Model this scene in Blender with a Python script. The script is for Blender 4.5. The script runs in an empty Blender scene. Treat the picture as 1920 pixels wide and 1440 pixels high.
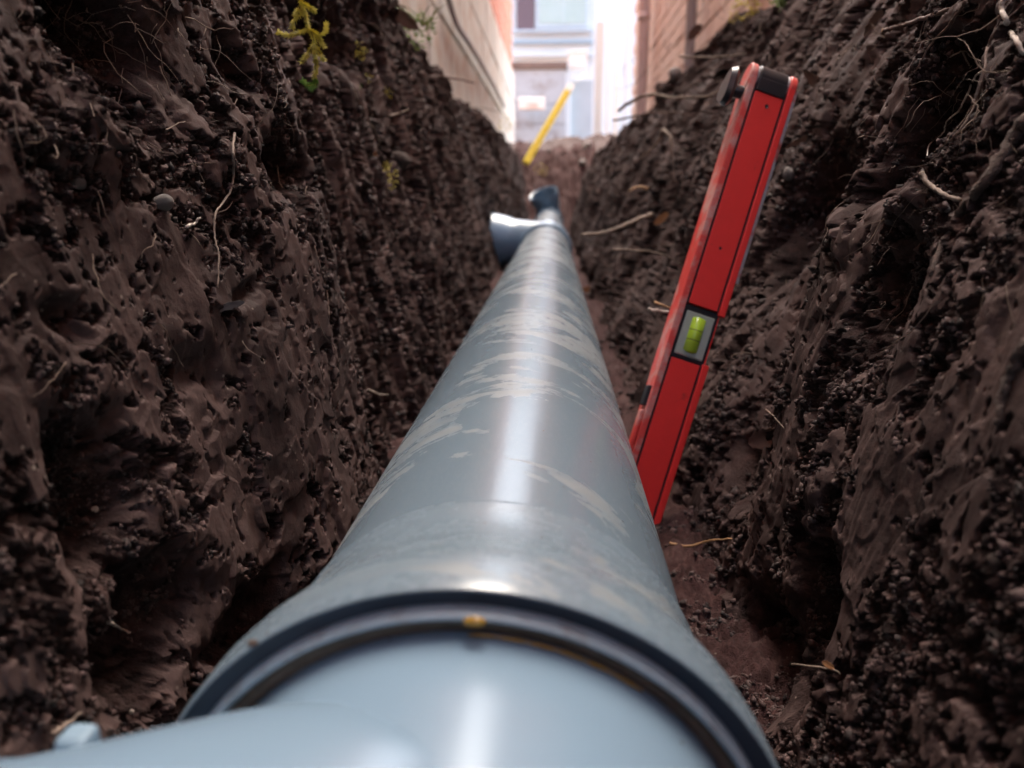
import bpy, bmesh, math, random
import numpy as np
from mathutils import Vector, Matrix

random.seed(7)
RNG = np.random.default_rng(7)
C = bpy.context.scene.collection
SC = bpy.context.scene

# ------------------------------------------------------------------ camera
FPX = 1450.0                       # focal length in pixels of the 1920 px wide photograph
PITCH = math.radians(13.94)
YAW = math.radians(2.91)
cam_d = bpy.data.cameras.new('camera')
cam = bpy.data.objects.new('camera', cam_d); C.objects.link(cam)
cam_d.sensor_width = 36.0
cam_d.lens = 36.0 * FPX / 1920.0
cam_d.clip_start = 0.005
cam_d.clip_end = 500.0
cam_d.dof.use_dof = True
cam_d.dof.focus_distance = 0.42
cam_d.dof.aperture_fstop = cam_d.lens / 3.2
cam.location = (0, 0, 0)
cam.rotation_euler = (math.pi/2 - PITCH, 0, YAW)
SC.camera = cam

# ------------------------------------------------------------------ sky, sun, exposure
SUN_EL = math.radians(66)
SUN_AZ = math.radians(4)          # measured from +Y towards +X
w = bpy.data.worlds.new('World'); SC.world = w; w.use_nodes = True
nt = w.node_tree; nt.nodes.clear()
out = nt.nodes.new('ShaderNodeOutputWorld'); bg = nt.nodes.new('ShaderNodeBackground')
sky = nt.nodes.new('ShaderNodeTexSky'); sky.sky_type = 'NISHITA'; sky.sun_disc = False
sky.sun_elevation = SUN_EL; sky.sun_rotation = SUN_AZ
sky.air_density = 1.2; sky.dust_density = 7.0; sky.ozone_density = 1.0
bg.inputs['Strength'].default_value = 0.15
nt.links.new(sky.outputs[0], bg.inputs[0]); nt.links.new(bg.outputs[0], out.inputs[0])
sl = bpy.data.lights.new('sun', 'SUN'); sl.energy = 0.7; sl.angle = math.radians(50); sl.color = (1.0, 0.98, 0.95)
so = bpy.data.objects.new('sun', sl); C.objects.link(so)
sd = Vector((math.sin(SUN_AZ)*math.cos(SUN_EL), math.cos(SUN_AZ)*math.cos(SUN_EL), math.sin(SUN_EL)))
so.rotation_euler = sd.to_track_quat('Z', 'Y').to_euler(); so.location = (0, 3, 8)
SC.view_settings.view_transform = 'Standard'; SC.view_settings.look = 'None'
SC.view_settings.gamma = 1.0; SC.view_settings.use_curve_mapping = False
SC.view_settings.exposure = 2.55
SC.render.engine = 'CYCLES'
SC.cycles.max_bounces = 6
SC.cycles.use_denoising = True

# ------------------------------------------------------------------ camera arithmetic (places things on the surface seen there)
RIGHT = np.array([math.cos(YAW), math.sin(YAW), 0.0])
FWD = np.array([-math.sin(YAW)*math.cos(PITCH), math.cos(YAW)*math.cos(PITCH), -math.sin(PITCH)])
UP = np.cross(RIGHT, FWD)
def ray(px, py):
    return RIGHT*((px-960)/FPX) + UP*(-(py-720)/FPX) + FWD
def at_y(px, py, Y):
    r = ray(px, py); return Vector(r*(Y/r[1]))
def at_x(px, py, X):
    r = ray(px, py); return Vector(r*(X/r[0]))

# ------------------------------------------------------------------ numpy noise
def _hash(ix, iy, seed):
    h = (ix.astype(np.int64)*374761393 + iy.astype(np.int64)*668265263 + seed*1274126177) & 0xFFFFFFFF
    h = ((h ^ (h >> 13))*1274126177) & 0xFFFFFFFF
    h = ((h ^ (h >> 16))*2246822519) & 0xFFFFFFFF
    return (h ^ (h >> 15)) & 0xFFFFFFFF
def _rnd(ix, iy, seed):
    return (_hash(ix, iy, seed) & 0xFFFFFF).astype(np.float32)/np.float32(0xFFFFFF)
def perlin(x, y, seed=0):
    x0 = np.floor(x).astype(np.int64); y0 = np.floor(y).astype(np.int64)
    fx = (x-x0).astype(np.float32); fy = (y-y0).astype(np.float32)
    u = fx*fx*fx*(fx*(fx*6-15)+10); v = fy*fy*fy*(fy*(fy*6-15)+10)
    def g(ix, iy, dx, dy):
        a = _rnd(ix, iy, seed)*np.float32(6.2831853)
        return np.cos(a)*dx + np.sin(a)*dy
    n00 = g(x0, y0, fx, fy); n10 = g(x0+1, y0, fx-1, fy)
    n01 = g(x0, y0+1, fx, fy-1); n11 = g(x0+1, y0+1, fx-1, fy-1)
    return ((n00*(1-u)+n10*u)*(1-v) + (n01*(1-u)+n11*u)*v)*1.5
def fbm(x, y, seed=0, octv=4, gain=0.5):
    s = 0; a = 1.0
    for o in range(octv):
        s = s + a*perlin(x, y, seed+o*17); x = x*2.03+11.3; y = y*2.03+5.1; a *= gain
    return s
def worley(x, y, seed=0, full=False):
    x0 = np.floor(x).astype(np.int64); y0 = np.floor(y).astype(np.int64)
    f1 = np.full(x.shape, 9.0, np.float32); f2 = f1.copy()
    cid = np.zeros(x.shape, np.float32); cx = cid.copy(); cy = cid.copy()
    for i in (-1, 0, 1):
        for j in (-1, 0, 1):
            ix = x0+i; iy = y0+j
            px = ix + _rnd(ix, iy, seed); py = iy + _rnd(ix, iy, seed+101)
            dx = (x-px).astype(np.float32); dy = (y-py).astype(np.float32)
            d = dx*dx + dy*dy
            near = d < f1
            f2 = np.where(near, f1, np.minimum(f2, d))
            if full:
                cid = np.where(near, _rnd(ix, iy, seed+211), cid)
                cx = np.where(near, dx, cx); cy = np.where(near, dy, cy)
            f1 = np.where(near, d, f1)
    return (np.sqrt(f1), np.sqrt(f2), cid, cx, cy) if full else (np.sqrt(f1), np.sqrt(f2))
def sstep(a, b, x):
    t = np.clip((x-a)/(b-a), 0, 1); return t*t*(3-2*t)
def gauss(x, s):
    return np.exp(-(x/s)**2)

# ------------------------------------------------------------------ mesh helpers
def link(name, me, mat=None, parent=None, smooth=False):
    o = bpy.data.objects.new(name, me); C.objects.link(o)
    if mat: me.materials.append(mat)
    if smooth: me.polygons.foreach_set('use_smooth', np.ones(len(me.polygons), bool))
    if parent: o.parent = parent
    return o
def tag(o, label=None, cat=None, group=None, kind=None):
    if label: o['label'] = label
    if cat: o['category'] = cat
    if group: o['group'] = group
    if kind: o['kind'] = kind
    return o
def empty(name, loc, label, cat, group=None):
    o = bpy.data.objects.new(name, None); C.objects.link(o); o.location = loc
    o.empty_display_size = 0.02
    return tag(o, label, cat, group)
def fast_mesh(name, V, F):
    """V (n,3), F (m,k) arrays"""
    me = bpy.data.meshes.new(name); k = F.shape[1]
    me.vertices.add(len(V)); me.vertices.foreach_set('co', np.ascontiguousarray(V, np.float32).ravel())
    me.loops.add(F.size); me.loops.foreach_set('vertex_index', np.ascontiguousarray(F, np.int32).ravel())
    me.polygons.add(len(F)); me.polygons.foreach_set('loop_start', np.arange(0, F.size, k, dtype=np.int32))
    me.update(calc_edges=True); me.validate()
    return me
def grid_faces(n, m, flip=False):
    i, j = np.meshgrid(np.arange(n-1), np.arange(m-1), indexing='ij')
    a = (i*m+j).ravel(); b = a+m; c = b+1; d = a+1
    return np.stack([a, d, c, b] if flip else [a, b, c, d], 1)
def basis(d):
    d = d.normalized()
    u = d.cross(Vector((0, 0, 1)));
    if u.length < 1e-4: u = Vector((1, 0, 0))
    u.normalize(); v = d.cross(u).normalized() * -1
    return d, u, v
def lathe_mesh(profile, seg=96, name='lathe', o=Vector((0, 0, 0)), d=Vector((0, 1, 0)), close=False, wob=0.0):
    """profile of (distance along d, radius), revolved round the axis o + t d"""
    d, u, v = basis(Vector(d)); V = []
    for (t, r) in profile:
        for k in range(seg):
            a = 2*math.pi*k/seg
            rr = r*(1+wob*math.sin(a*3+t*40)) if wob else r
            V.append(Vector(o) + d*t + (u*math.cos(a)+v*math.sin(a))*rr)
    F = []
    n = len(profile)
    rng = range(n if close else n-1)
    for i in rng:
        for k in range(seg):
            a = i*seg+k; b = i*seg+(k+1) % seg; c = ((i+1) % n)*seg+(k+1) % seg; e = ((i+1) % n)*seg+k
            F.append((a, b, c, e))
    me = bpy.data.meshes.new(name); me.from_pydata([tuple(p) for p in V], [], F)
    bm = bmesh.new(); bm.from_mesh(me); bmesh.ops.recalc_face_normals(bm, faces=bm.faces[:]); bm.to_mesh(me); bm.free()
    me.polygons.foreach_set('use_smooth', np.ones(len(me.polygons), bool))
    return me
def sharp(me, ang=35):
    try: me.set_sharp_from_angle(angle=math.radians(ang))
    except Exception: pass
    return me
def tube_mesh(pts, rad, seg=7, name='tube', knob=0.25, cap=True):
    pts = [Vector(p) for p in pts]; n = len(pts); V = []; F = []
    rad = rad if hasattr(rad, '__len__') else [rad]*n
    u = None
    for i, p in enumerate(pts):
        t = (pts[min(i+1, n-1)]-pts[max(i-1, 0)]).normalized()
        if u is None: u = t.orthogonal().normalized()
        u = (u - t*u.dot(t)).normalized(); v = t.cross(u)
        for k in range(seg):
            a = 2*math.pi*k/seg; rr = rad[i]*(1+knob*(random.random()-.5))
            V.append(p + (u*math.cos(a)+v*math.sin(a))*rr)
    for i in range(n-1):
        for k in range(seg):
            F.append((i*seg+k, i*seg+(k+1) % seg, (i+1)*seg+(k+1) % seg, (i+1)*seg+k))
    if cap:
        F.append(tuple(range(seg-1, -1, -1))); F.append(tuple((n-1)*seg+k for k in range(seg)))
    me = bpy.data.meshes.new(name); me.from_pydata([tuple(p) for p in V], [], F)
    me.polygons.foreach_set('use_smooth', np.ones(len(me.polygons), bool))
    return me
def box_mesh(x0, x1, y0, y1, z0, z1, bevel=0.0, name='box', seg=2):
    bm = bmesh.new(); bmesh.ops.create_cube(bm, size=1)
    for vtx in bm.verts:
        vtx.co = Vector(((x0+x1)/2+vtx.co.x*(x1-x0), (y0+y1)/2+vtx.co.y*(y1-y0), (z0+z1)/2+vtx.co.z*(z1-z0)))
    if bevel: bmesh.ops.bevel(bm, geom=bm.edges[:], offset=bevel, segments=seg, affect='EDGES', profile=0.5)
    me = bpy.data.meshes.new(name); bm.to_mesh(me); bm.free()
    return me
def spline(pts, n=6):
    """Catmull-Rom through the points"""
    P = [Vector(p) for p in pts]; P = [P[0]*2-P[1]] + P + [P[-1]*2-P[-2]]; o = []
    for i in range(1, len(P)-2):
        a, b, c, d = P[i-1], P[i], P[i+1], P[i+2]
        for k in range(n):
            t = k/n
            o.append(0.5*((2*b) + (c-a)*t + (2*a-5*b+4*c-d)*t*t + (3*b-a-3*c+d)*t**3))
    o.append(P[-2]); return o

# ------------------------------------------------------------------ materials
class NT:
    def __init__(s, name):
        s.m = bpy.data.materials.new(name); s.m.use_nodes = True; s.t = s.m.node_tree; s.t.nodes.clear()
        s.out = s.n('ShaderNodeOutputMaterial'); s.b = s.n('ShaderNodeBsdfPrincipled')
        s.l(s.b.outputs[0], s.out.inputs[0])
    def n(s, ty, **kw):
        q = s.t.nodes.new(ty)
        for k, v in kw.items(): setattr(q, k, v)
        return q
    def l(s, a, b): s.t.links.new(a, b)
    def geo(s): return s.n('ShaderNodeTexCoord').outputs['Object']
    def noise(s, scale, detail=4, rough=.55, vec=None, stretch=None, dist=0):
        v = vec or s.geo()
        if stretch:
            mp = s.n('ShaderNodeMapping'); mp.inputs['Scale'].default_value = stretch; s.l(v, mp.inputs[0]); v = mp.outputs[0]
        q = s.n('ShaderNodeTexNoise'); q.inputs['Scale'].default_value = scale; q.inputs['Detail'].default_value = detail
        q.inputs['Roughness'].default_value = rough; q.inputs['Distortion'].default_value = dist
        s.l(v, q.inputs['Vector']); return q.outputs['Fac']
    def ramp(s, fac, stops):
        q = s.n('ShaderNodeValToRGB'); e = q.color_ramp.elements
        while len(e) > 1: e.remove(e[-1])
        for i, (p, c) in enumerate(stops):
            el = e[0] if i == 0 else e.new(p)
            el.position = p; c = (c, c, c) if not hasattr(c, '__len__') else c
            el.color = (*c, 1)
        s.l(fac, q.inputs[0]); return q.outputs[0]
    def mix(s, fac, a, b, mode='MIX'):
        q = s.n('ShaderNodeMix', data_type='RGBA', blend_type=mode)
        for sock, v in ((q.inputs[0], fac), (q.inputs[6], a), (q.inputs[7], b)):
            if hasattr(v, 'is_output'): s.l(v, sock)
            elif hasattr(v, '__len__'): sock.default_value = (*v, 1)
            else: sock.default_value = v
        return q.outputs[2]
    def math(s, op, a, b=0.0):
        q = s.n('ShaderNodeMath', operation=op)
        for i, v in enumerate((a, b)):
            if hasattr(v, 'is_output'): s.l(v, q.inputs[i])
            else: q.inputs[i].default_value = v
        return q.outputs[0]
    def set(s, name, v):
        i = s.b.inputs[name]
        if hasattr(v, 'is_output'): s.l(v, i)
        elif hasattr(v, '__len__'): i.default_value = (*v, 1)
        else: i.default_value = v
        return s
    def bump(s, h, dist, strength=1.0, prev=None):
        q = s.n('ShaderNodeBump'); q.inputs['Distance'].default_value = dist; q.inputs['Strength'].default_value = strength
        s.l(h, q.inputs['Height'])
        if prev is not None: s.l(prev, q.inputs['Normal'])
        s.l(q.outputs[0], s.b.inputs['Normal']); return q.outputs[0]
def simple(name, col, rough=.6, var=.25, scale=30, bump=0.0, metallic=0, dirt=None, dirt_scale=12, dirt_lo=.5, dirt_hi=.62):
    t = NT(name)
    n = t.noise(scale, 5)
    c = t.mix(n, tuple(x*(1-var) for x in col), tuple(min(1, x*(1+var)) for x in col))
    if dirt:
        d = t.ramp(t.noise(dirt_scale, 8, .65), [(dirt_lo, 0), (dirt_hi, 1)])
        c = t.mix(d, c, dirt)
    t.set('Base Color', c).set('Roughness', rough).set('Metallic', metallic)
    if bump: t.bump(t.noise(scale*4, 6), bump)
    return t.m

def soil_mat(name, dark=(.006, .0030, .0032), mid=(.043, .0235, .0222), pale=(.100, .066, .060), red=(.11, .053, .045)):
    t = NT(name); at = t.n('ShaderNodeAttribute', attribute_name='smear'); sm = at.outputs['Fac']
    v = t.geo()
    n1 = t.noise(14, 6, .6, v); n2 = t.noise(150, 6, .7, v); n3 = t.noise(700, 4, .7, v)
    c = t.mix(t.ramp(n2, [(.36, 0), (.64, 1)]), dark, mid)
    c = t.mix(t.math('MULTIPLY', t.ramp(t.noise(60, 5, .6, v), [(.55, 0), (.7, 1)]), .6), c, red)
    c = t.mix(t.ramp(n1, [(.42, 0), (.68, .55)]), c, t.mix(n2, mid, pale))
    smoothc = t.mix(t.ramp(n1, [(.38, 0), (.62, 1)]), (.036, .0235, .0215), pale)
    smoothc = t.mix(t.math('MULTIPLY', n3, .35), smoothc, mid)
    c = t.mix(t.math('MULTIPLY', sm, .8), c, smoothc)
    sp = t.n('ShaderNodeTexVoronoi'); sp.inputs['Scale'].default_value = 170; t.l(v, sp.inputs['Vector'])
    spk = t.ramp(sp.outputs['Distance'], [(.10, 1), (.16, 0)])
    spk = t.math('MULTIPLY', spk, t.ramp(t.noise(37, 2, .5, v), [(.56, 0), (.64, 1)]))
    c = t.mix(t.math('MULTIPLY', spk, .75), c, (.24, .2, .17))
    t.set('Base Color', c)
    t.set('Roughness', t.mix(sm, (.9,)*3, (.72,)*3))
    t.set('Specular IOR Level', .14)
    h = t.mix(sm, t.math('ADD', t.noise(420, 5, .75, v), t.math('MULTIPLY', n3, .6)), t.math('MULTIPLY', t.noise(520, 5, .7, v), .16))
    t.bump(h, .0036, 1.0)
    return t.m
M = {}
M['soil'] = soil_mat('soil')
M['floor_soil'] = soil_mat('trench_bottom_soil', (.03, .015, .014), (.078, .038, .037), (.10, .056, .052), (.11, .052, .046))
M['far_soil'] = simple('heaped_soil', (.062, .037, .033), .9, .7, 14, .02)
M['crumb'] = simple('soil_crumb', (.064, .036, .033), .85, .9, 230, .0006, dirt=(.02, .013, .012), dirt_scale=110, dirt_lo=.48, dirt_hi=.56)
def pvc(name, base, smear=True, rough=.2):
    t = NT(name); v = t.geo()
    t.set('Specular IOR Level', .5)
    c = t.mix(t.noise(9, 4, .5, v), tuple(x*.88 for x in base), tuple(x*1.1 for x in base))
    r = rough
    # wiped-on clay film: streaks that run round the barrel, with holes rubbed clean
    st = t.noise(7, 7, .62, v, stretch=(1.0, 1.35, 1.0), dist=.9)
    far = t.n('ShaderNodeSeparateXYZ'); t.l(v, far.inputs[0])
    amt = t.n('ShaderNodeMapRange'); t.l(far.outputs[1], amt.inputs[0])
    amt.inputs[1].default_value = .27; amt.inputs[2].default_value = .62
    amt.inputs[3].default_value = -.12; amt.inputs[4].default_value = .14
    flank_clay_sheen = t.n('ShaderNodeMapRange'); t.l(far.outputs[2], flank_clay_sheen.inputs[0])  # extra film low on the flanks: clay plus painted grazing reflection
    flank_clay_sheen.inputs[1].default_value = -.115; flank_clay_sheen.inputs[2].default_value = -.17; flank_clay_sheen.inputs[3].default_value = 0; flank_clay_sheen.inputs[4].default_value = .22
    k = t.math('ADD', t.math('MULTIPLY', t.math('SUBTRACT', st, .5), 3.0), t.math('ADD', t.math('ADD', amt.outputs[0], t.math('MULTIPLY', flank_clay_sheen.outputs[0], t.math('ADD', amt.outputs[0], .9))), .40))
    film = t.ramp(k, [(.50, 0), (.54, .8), (.9, .95)])
    rub = t.ramp(t.noise(26, 5, .6, v, stretch=(1, 3.5, 1), dist=.8), [(.44, .15), (.56, 1)])
    film = t.math('MULTIPLY', film, rub)
    scr = t.ramp(t.noise(55, 4, .8, v, stretch=(3, .6, 1), dist=2.2), [(.485, 0), (.5, 1), (.515, 0)])
    film2 = t.math('SUBTRACT', film, t.math('MULTIPLY', scr, .35))
    clay = t.mix(t.noise(60, 5, .6, v), (.24, .235, .21), (.34, .33, .295))
    if smear:
        c = t.mix(t.math('MULTIPLY', film2, .44), c, clay)
        c = t.mix(t.math('MULTIPLY', scr, .12), c, (.5, .52, .54))
        rr = t.mix(film, (rough,)*3, (.5,)*3); rr = t.mix(t.math('MULTIPLY', t.noise(90, 4, .7, v), .25), rr, (.5,)*3)
        t.set('Roughness', rr)
    else: t.set('Roughness', rough)
    vs = t.n('ShaderNodeTexVoronoi'); vs.inputs['Scale'].default_value = 70; t.l(v, vs.inputs['Vector'])
    dot = t.ramp(vs.outputs['Distance'], [(.035, 1), (.055, 0)])
    c = t.mix(t.math('MULTIPLY', dot, .8), c, (.06, .045, .035))
    t.set('Base Color', c)
    t.bump(t.noise(120, 3, .5, v, stretch=(1, .2, 1)), .0002, .5)
    return t.m
M['pvc'] = pvc('grey_drain_plastic', (.122, .170, .212))
M['pvc_clean'] = pvc('clean_blue_grey_plastic', (.18, .27, .36), False, .24)
M['pvc_socket'] = pvc('socket_plastic', (.138, .188, .232), True, .24)
M['dark_blue'] = simple('dark_blue_grey', (.022, .034, .055), .45, .2, 60)
M['lip'] = simple('grey_lip_plastic', (.30, .38, .44), .4, .1, 60, dirt=(.23, .25, .26), dirt_scale=140, dirt_lo=.5, dirt_hi=.7)
M['mud_ring'] = simple('muddy_joint', (.13, .10, .075), .7, .4, 200, .0006)
M['glue'] = simple('amber_grease', (.42, .24, .04), .15, .2, 200)
M['red'] = simple('red_enamel', (.80, .035, .03), .38, .10, 60, .0002, dirt=(.30, .03, .02), dirt_scale=55, dirt_lo=.62, dirt_hi=.75)
M['red_side'] = simple('red_edge_sheen', (.66, .06, .05), .4, .15, 50, .0003, dirt=(.55, .42, .38), dirt_scale=34, dirt_lo=.46, dirt_hi=.66)  # pale pink patches paint the reflective sheen of the level's side
M['black_plastic'] = simple('black_plastic', (.012, .013, .018), .35, .3, 80)
M['groove'] = simple('dark_groove', (.03, .008, .012), .6, .2, 80)
M['worn_metal'] = simple('worn_grey_metal', (.36, .36, .38), .4, .25, 90, dirt=(.45, .08, .06), dirt_scale=40)
t = NT('clear_acrylic'); t.set('Base Color', (.62, .72, .66)).set('Roughness', .12); t.b.inputs['Transmission Weight'].default_value = .35
t.set('Base Color', t.mix(t.noise(60, 3), (.52, .62, .55), (.70, .78, .70))); M['acrylic'] = t.m
M['vial'] = simple('yellow_green_spirit', (.42, .64, .05), .15, .1, 60)
M['bubble'] = simple('vial_bubble', (.55, .75, .25), .1, .1, 60)
M['root'] = simple('pale_root', (.21, .155, .12), .7, .35, 300, .0006, dirt=(.09, .06, .045), dirt_scale=160)
M['root_hair'] = simple('root_hair', (.15, .105, .078), .8, .4, 300)
M['root_dark'] = simple('brown_root', (.10, .055, .04), .7, .4, 300, .0006)
M['root_white'] = simple('whitish_root', (.5, .44, .38), .65, .2, 300, .0005, dirt=(.2, .15, .12), dirt_scale=150)
M['wood'] = simple('split_wood', (.45, .26, .12), .6, .35, 250, .0005)
M['bark'] = simple('bark_chip', (.17, .10, .065), .75, .5, 140, .001)
M['leaf'] = simple('dead_leaf', (.15, .075, .05), .6, .4, 120, .0006)
M['leaf_orange'] = simple('orange_dead_leaf', (.42, .19, .07), .6, .3, 120, .0006)
M['moss'] = simple('yellow_moss', (.60, .52, .09), .6, .35, 260)
M['moss_green'] = simple('green_moss', (.16, .30, .04), .6, .3, 260)
M['grass'] = simple('green_blade', (.17, .22, .05), .5, .3, 60)
M['pebble'] = simple('pale_pebble', (.22, .205, .195), .6, .4, 200, .0008, dirt=(.10, .075, .062), dirt_scale=400, dirt_lo=.42, dirt_hi=.6)
M['black_bit'] = simple('glossy_black', (.006, .006, .007), .12, .1, 60)
M['soil_root'] = simple('soil_caked_root', (.085, .055, .044), .85, .5, 200, .002, dirt=(.045, .03, .025), dirt_scale=120)
M['ground'] = simple('bare_ground', (.10, .068, .056), .95, .4, 6, .01)
M['brick_orange'] = simple('orange_red_brick', (.68, .30, .21), .85, .10, 14, .002)
M['brick_peach'] = simple('peach_brick', (.80, .66, .59), .85, .08, 14, .002, dirt=(.68, .54, .47), dirt_scale=5)
M['mortar_orange'] = simple('orange_mortar', (.62, .28, .19), .9, .1, 20)
M['mortar_peach'] = simple('pale_mortar', (.78, .64, .57), .9, .1, 20)
M['block'] = simple('pale_plinth_block', (.64, .64, .60), .9, .10, 12, .004, dirt=(.55, .47, .40), dirt_scale=6)
M['block_joint'] = simple('plinth_joint', (.42, .36, .31), .95, .1, 12)
M['white'] = simple('white_paint', (.88, .87, .82), .5, .04, 20)
M['render_wall'] = simple('pale_render', (.88, .88, .85), .85, .06, 3)
M['white_blue'] = simple('bluish_white_paint', (.70, .76, .78), .5, .08, 8)
M['concrete'] = simple('grey_concrete', (.46, .52, .56), .9, .12, 5, .004, dirt=(.26, .22, .21), dirt_scale=3, dirt_lo=.5, dirt_hi=.7)
M['concrete_top'] = simple('mossy_coping', (.20, .15, .125), .95, .3, 9, .006)
M['blue_grey'] = simple('blue_grey_board', (.46, .56, .62), .7, .12, 6)
M['brown'] = simple('maroon_shutter', (.20, .13, .14), .6, .15, 6)
M['zinc'] = simple('grey_downpipe', (.30, .27, .27), .45, .15, 10)
M['pink_pipe'] = simple('pinkish_downpipe', (.60, .50, .48), .45, .12, 10)
M['yellow'] = simple('yellow_enamel', (.85, .68, .04), .4, .06, 30, dirt=(.45, .3, .05), dirt_scale=12, dirt_lo=.6, dirt_hi=.7)
t = NT('window_glass'); t.set('Base Color', (.50, .58, .50)).set('Roughness', .15); t.set('Base Color', t.mix(t.noise(2, 3), (.48, .58, .48), (.66, .72, .68))); M['glass'] = t.m
M['roof'] = simple('roof_tile', (.25, .14, .1), .8, .2, 6)

# ------------------------------------------------------------------ trench sides
FLOOR_Z = -0.27
GROUND_Z = 0.30
SURF = []          # (verts) of every soil surface, for placing things on them
def cav(S, T, X, px, py, ry, rz, depth):
    """a hollow where the photograph's pixel meets the plane x = X"""
    p = at_x(px, py, X); return -depth*np.exp(-(((S-p.y)/ry)**2 + ((T-p.z)/rz)**2)**1.5)
def make_side(sign, seed):
    NC, NR = (890, 540)
    inv = np.linspace(1/0.165, 1/3.0, NC-130)
    Yc = np.concatenate([np.linspace(-1.2, 0.155, 40), 1/inv, np.linspace(3.05, 7.0, 90)])
    NC = len(Yc)
    S0 = np.repeat(Yc[:, None], NR, 1)
    # rim height and wall position along the trench
    n1 = perlin(Yc*2.3+3, Yc*0, seed+1); n2 = perlin(Yc*7.0, Yc*0+5, seed+2)
    H = 0.565 + .035*n1 + .026*n2 + .014*perlin(Yc*19, Yc*0+2, seed+3)                       # arc height of the cut face
    H = H + np.where(Yc > 5.0, -(Yc-5.0)*.02, 0)
    if sign > 0: H = H + .082*gauss(Yc-1.35, .7) - .012
    else: H = H + .03*gauss(Yc-1.2, .5)
    nvis = int(NR*.8)
    # rows: the part of the face that the opening looks along gets most of them
    tv = np.clip(0.33 + .30*np.clip(Yc, 0, 9)+.05, 0.3, 1.0)*1.0
    tv = np.minimum(tv, H+.05)
    tmax = H + .40
    T = np.empty((NC, NR))
    a = np.linspace(-.015, 1, nvis)[None, :]
    T[:, :nvis] = a*tv[:, None]
    b = np.linspace(0, 1, NR-nvis+1)[1:][None, :]
    T[:, nvis:] = tv[:, None] + (b**1.3)*(tmax-tv)[:, None]
    # base path: face, rounded rim, ground going outwards
    R = 0.045
    t1 = (H-R)[:, None]; arc = R*math.pi/2
    ang = np.clip((T-t1)/R, 0, math.pi/2)
    over = np.maximum(T-t1-arc, 0)
    lean = .36 if sign > 0 else .20
    base = .122 if sign > 0 else .148
    ff = np.minimum(T, t1)
    xo = base + lean*ff*((.25+1.32*ff) if sign > 0 else (.55+.8*ff)) + R*(1-np.cos(ang)) + over
    z = FLOOR_Z + ff + R*np.sin(ang)
    nx = -np.cos(ang); nz = np.sin(ang)
    # wide shape of the cut
    Yb = S0
    if sign < 0:
        q = xo*0
        q += np.where(Yb < .62, -.0, .05)*1.0
        step = sstep(.585, .625, Yb + .012*perlin(T*9, T*0, 77))          # the near spade cut ends in an upright corner
        back = .022*step*np.exp(-np.clip(Yb-.62, 0, 9)/.9) + .006*step
        xo = xo + back - .012*(1-step)
        xo = xo + .03*sstep(1.9, 2.2, Yb)*(1-sstep(2.9, 3.3, Yb))         # room for the side branch
    else:
        step = sstep(.50, .57, Yb + .02*perlin(T*7, T*0, 78))
        back = .050*step*(1-.75*sstep(1.2, 2.2, Yb))*sstep(.02,.2,T)
        xo = xo + back - .004*(1-step)
    xo = xo + .018*perlin(Yb*3.1, T*2.2, seed+5) + (.020*sstep(.7, 1.1, Yb)*fbm(Yb*4.5, T*5, seed+6, 3) if sign > 0 else .010*sstep(.8, 1.3, Yb)*fbm(Yb*4.5, T*4, seed+6, 3))
    # ---- relief, positive = out of the bank
    if sign < 0: u = Yb + .10*T; v = T - .1*Yb; sv = .22
    else:
        dg = sstep(.22, .42, T)*(1-sstep(.6, .9, Yb))                       # upper right: cuts run aslant
        u = Yb*(1-.25*dg) + (.12+.62*dg)*T; v = T - .5*dg*Yb; sv = .3
    farr = sstep(.62, .8, Yb) if sign < 0 else sstep(.3, .5, T)*.8+.1
    ud = u + .006*fbm(Yb*30, T*18, seed+8, 2)
    h = (.006 if sign > 0 else .0045)*fbm(u*7, v*4, seed+10, 2)
    ridge = fbm(ud*34, v*4.2, seed+12, 4, .55)
    h = h + (.0009 + .0075*farr)*ridge
    r2 = fbm(ud*80, v*11, seed+14, 3)
    h = h + (.0004+.0034*farr)*r2
    # broken facets
    wx = Yb*15 + .35*fbm(Yb*20, T*20, seed+20, 2); wy = T*10 + .35*fbm(Yb*20+9, T*20, seed+22, 2)
    f1, f2, cid, cx, cy = worley(wx, wy, seed+24, True)
    h = h + (cid-.5)*.003 + (np.sin(cid*40)*cx + np.cos(cid*77)*cy)*.003
    wx = Yb*42 + .5*fbm(Yb*50, T*50, seed+30, 2); wy = T*34 + .5*fbm(Yb*50+9, T*50, seed+32, 2)
    g1, g2, gid, gx, gy = worley(wx, wy, seed+34, True)
    h = h + (gid-.5)*.0012 + (np.sin(gid*40)*gx + np.cos(gid*77)*gy)*.0014
    # crumbly breaks between flat pressed patches
    fade = 1-.55*sstep(.8, 2.2, Yb)
    wq = .35*fbm(Yb*260, T*260, seed+67, 2); a1, b1 = worley(Yb*125+wq, T*140-wq, seed+44); a2, b2 = worley(Yb*270+3+wq, T*290, seed+46); a3, b3 = worley(Yb*470, T*500+2, seed+48)
    big = worley(Yb*38, T*42, seed+49)[0]
    fine = fbm(Yb*62, T*80, seed+50, 5, .62)
    zone = .75*fbm(Yb*14, T*9, seed+52, 3) + .5*fbm(ud*45, v*11, seed+54, 3) + .02
    zone = zone + (.42*gauss(Yb-.44, .17)*gauss(T-.17, .16) if sign < 0 else .15*gauss(Yb-.42, .2))
    zone = zone - .5*(over > 0) - .8*sstep(-.10, .02, T-t1)
    mask = sstep(-.03, .03, zone + .68*fine)
    f_hi = 1-sstep(.55, 1.05, Yb); f_mid = 1-sstep(.75, 1.5, Yb)
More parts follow.
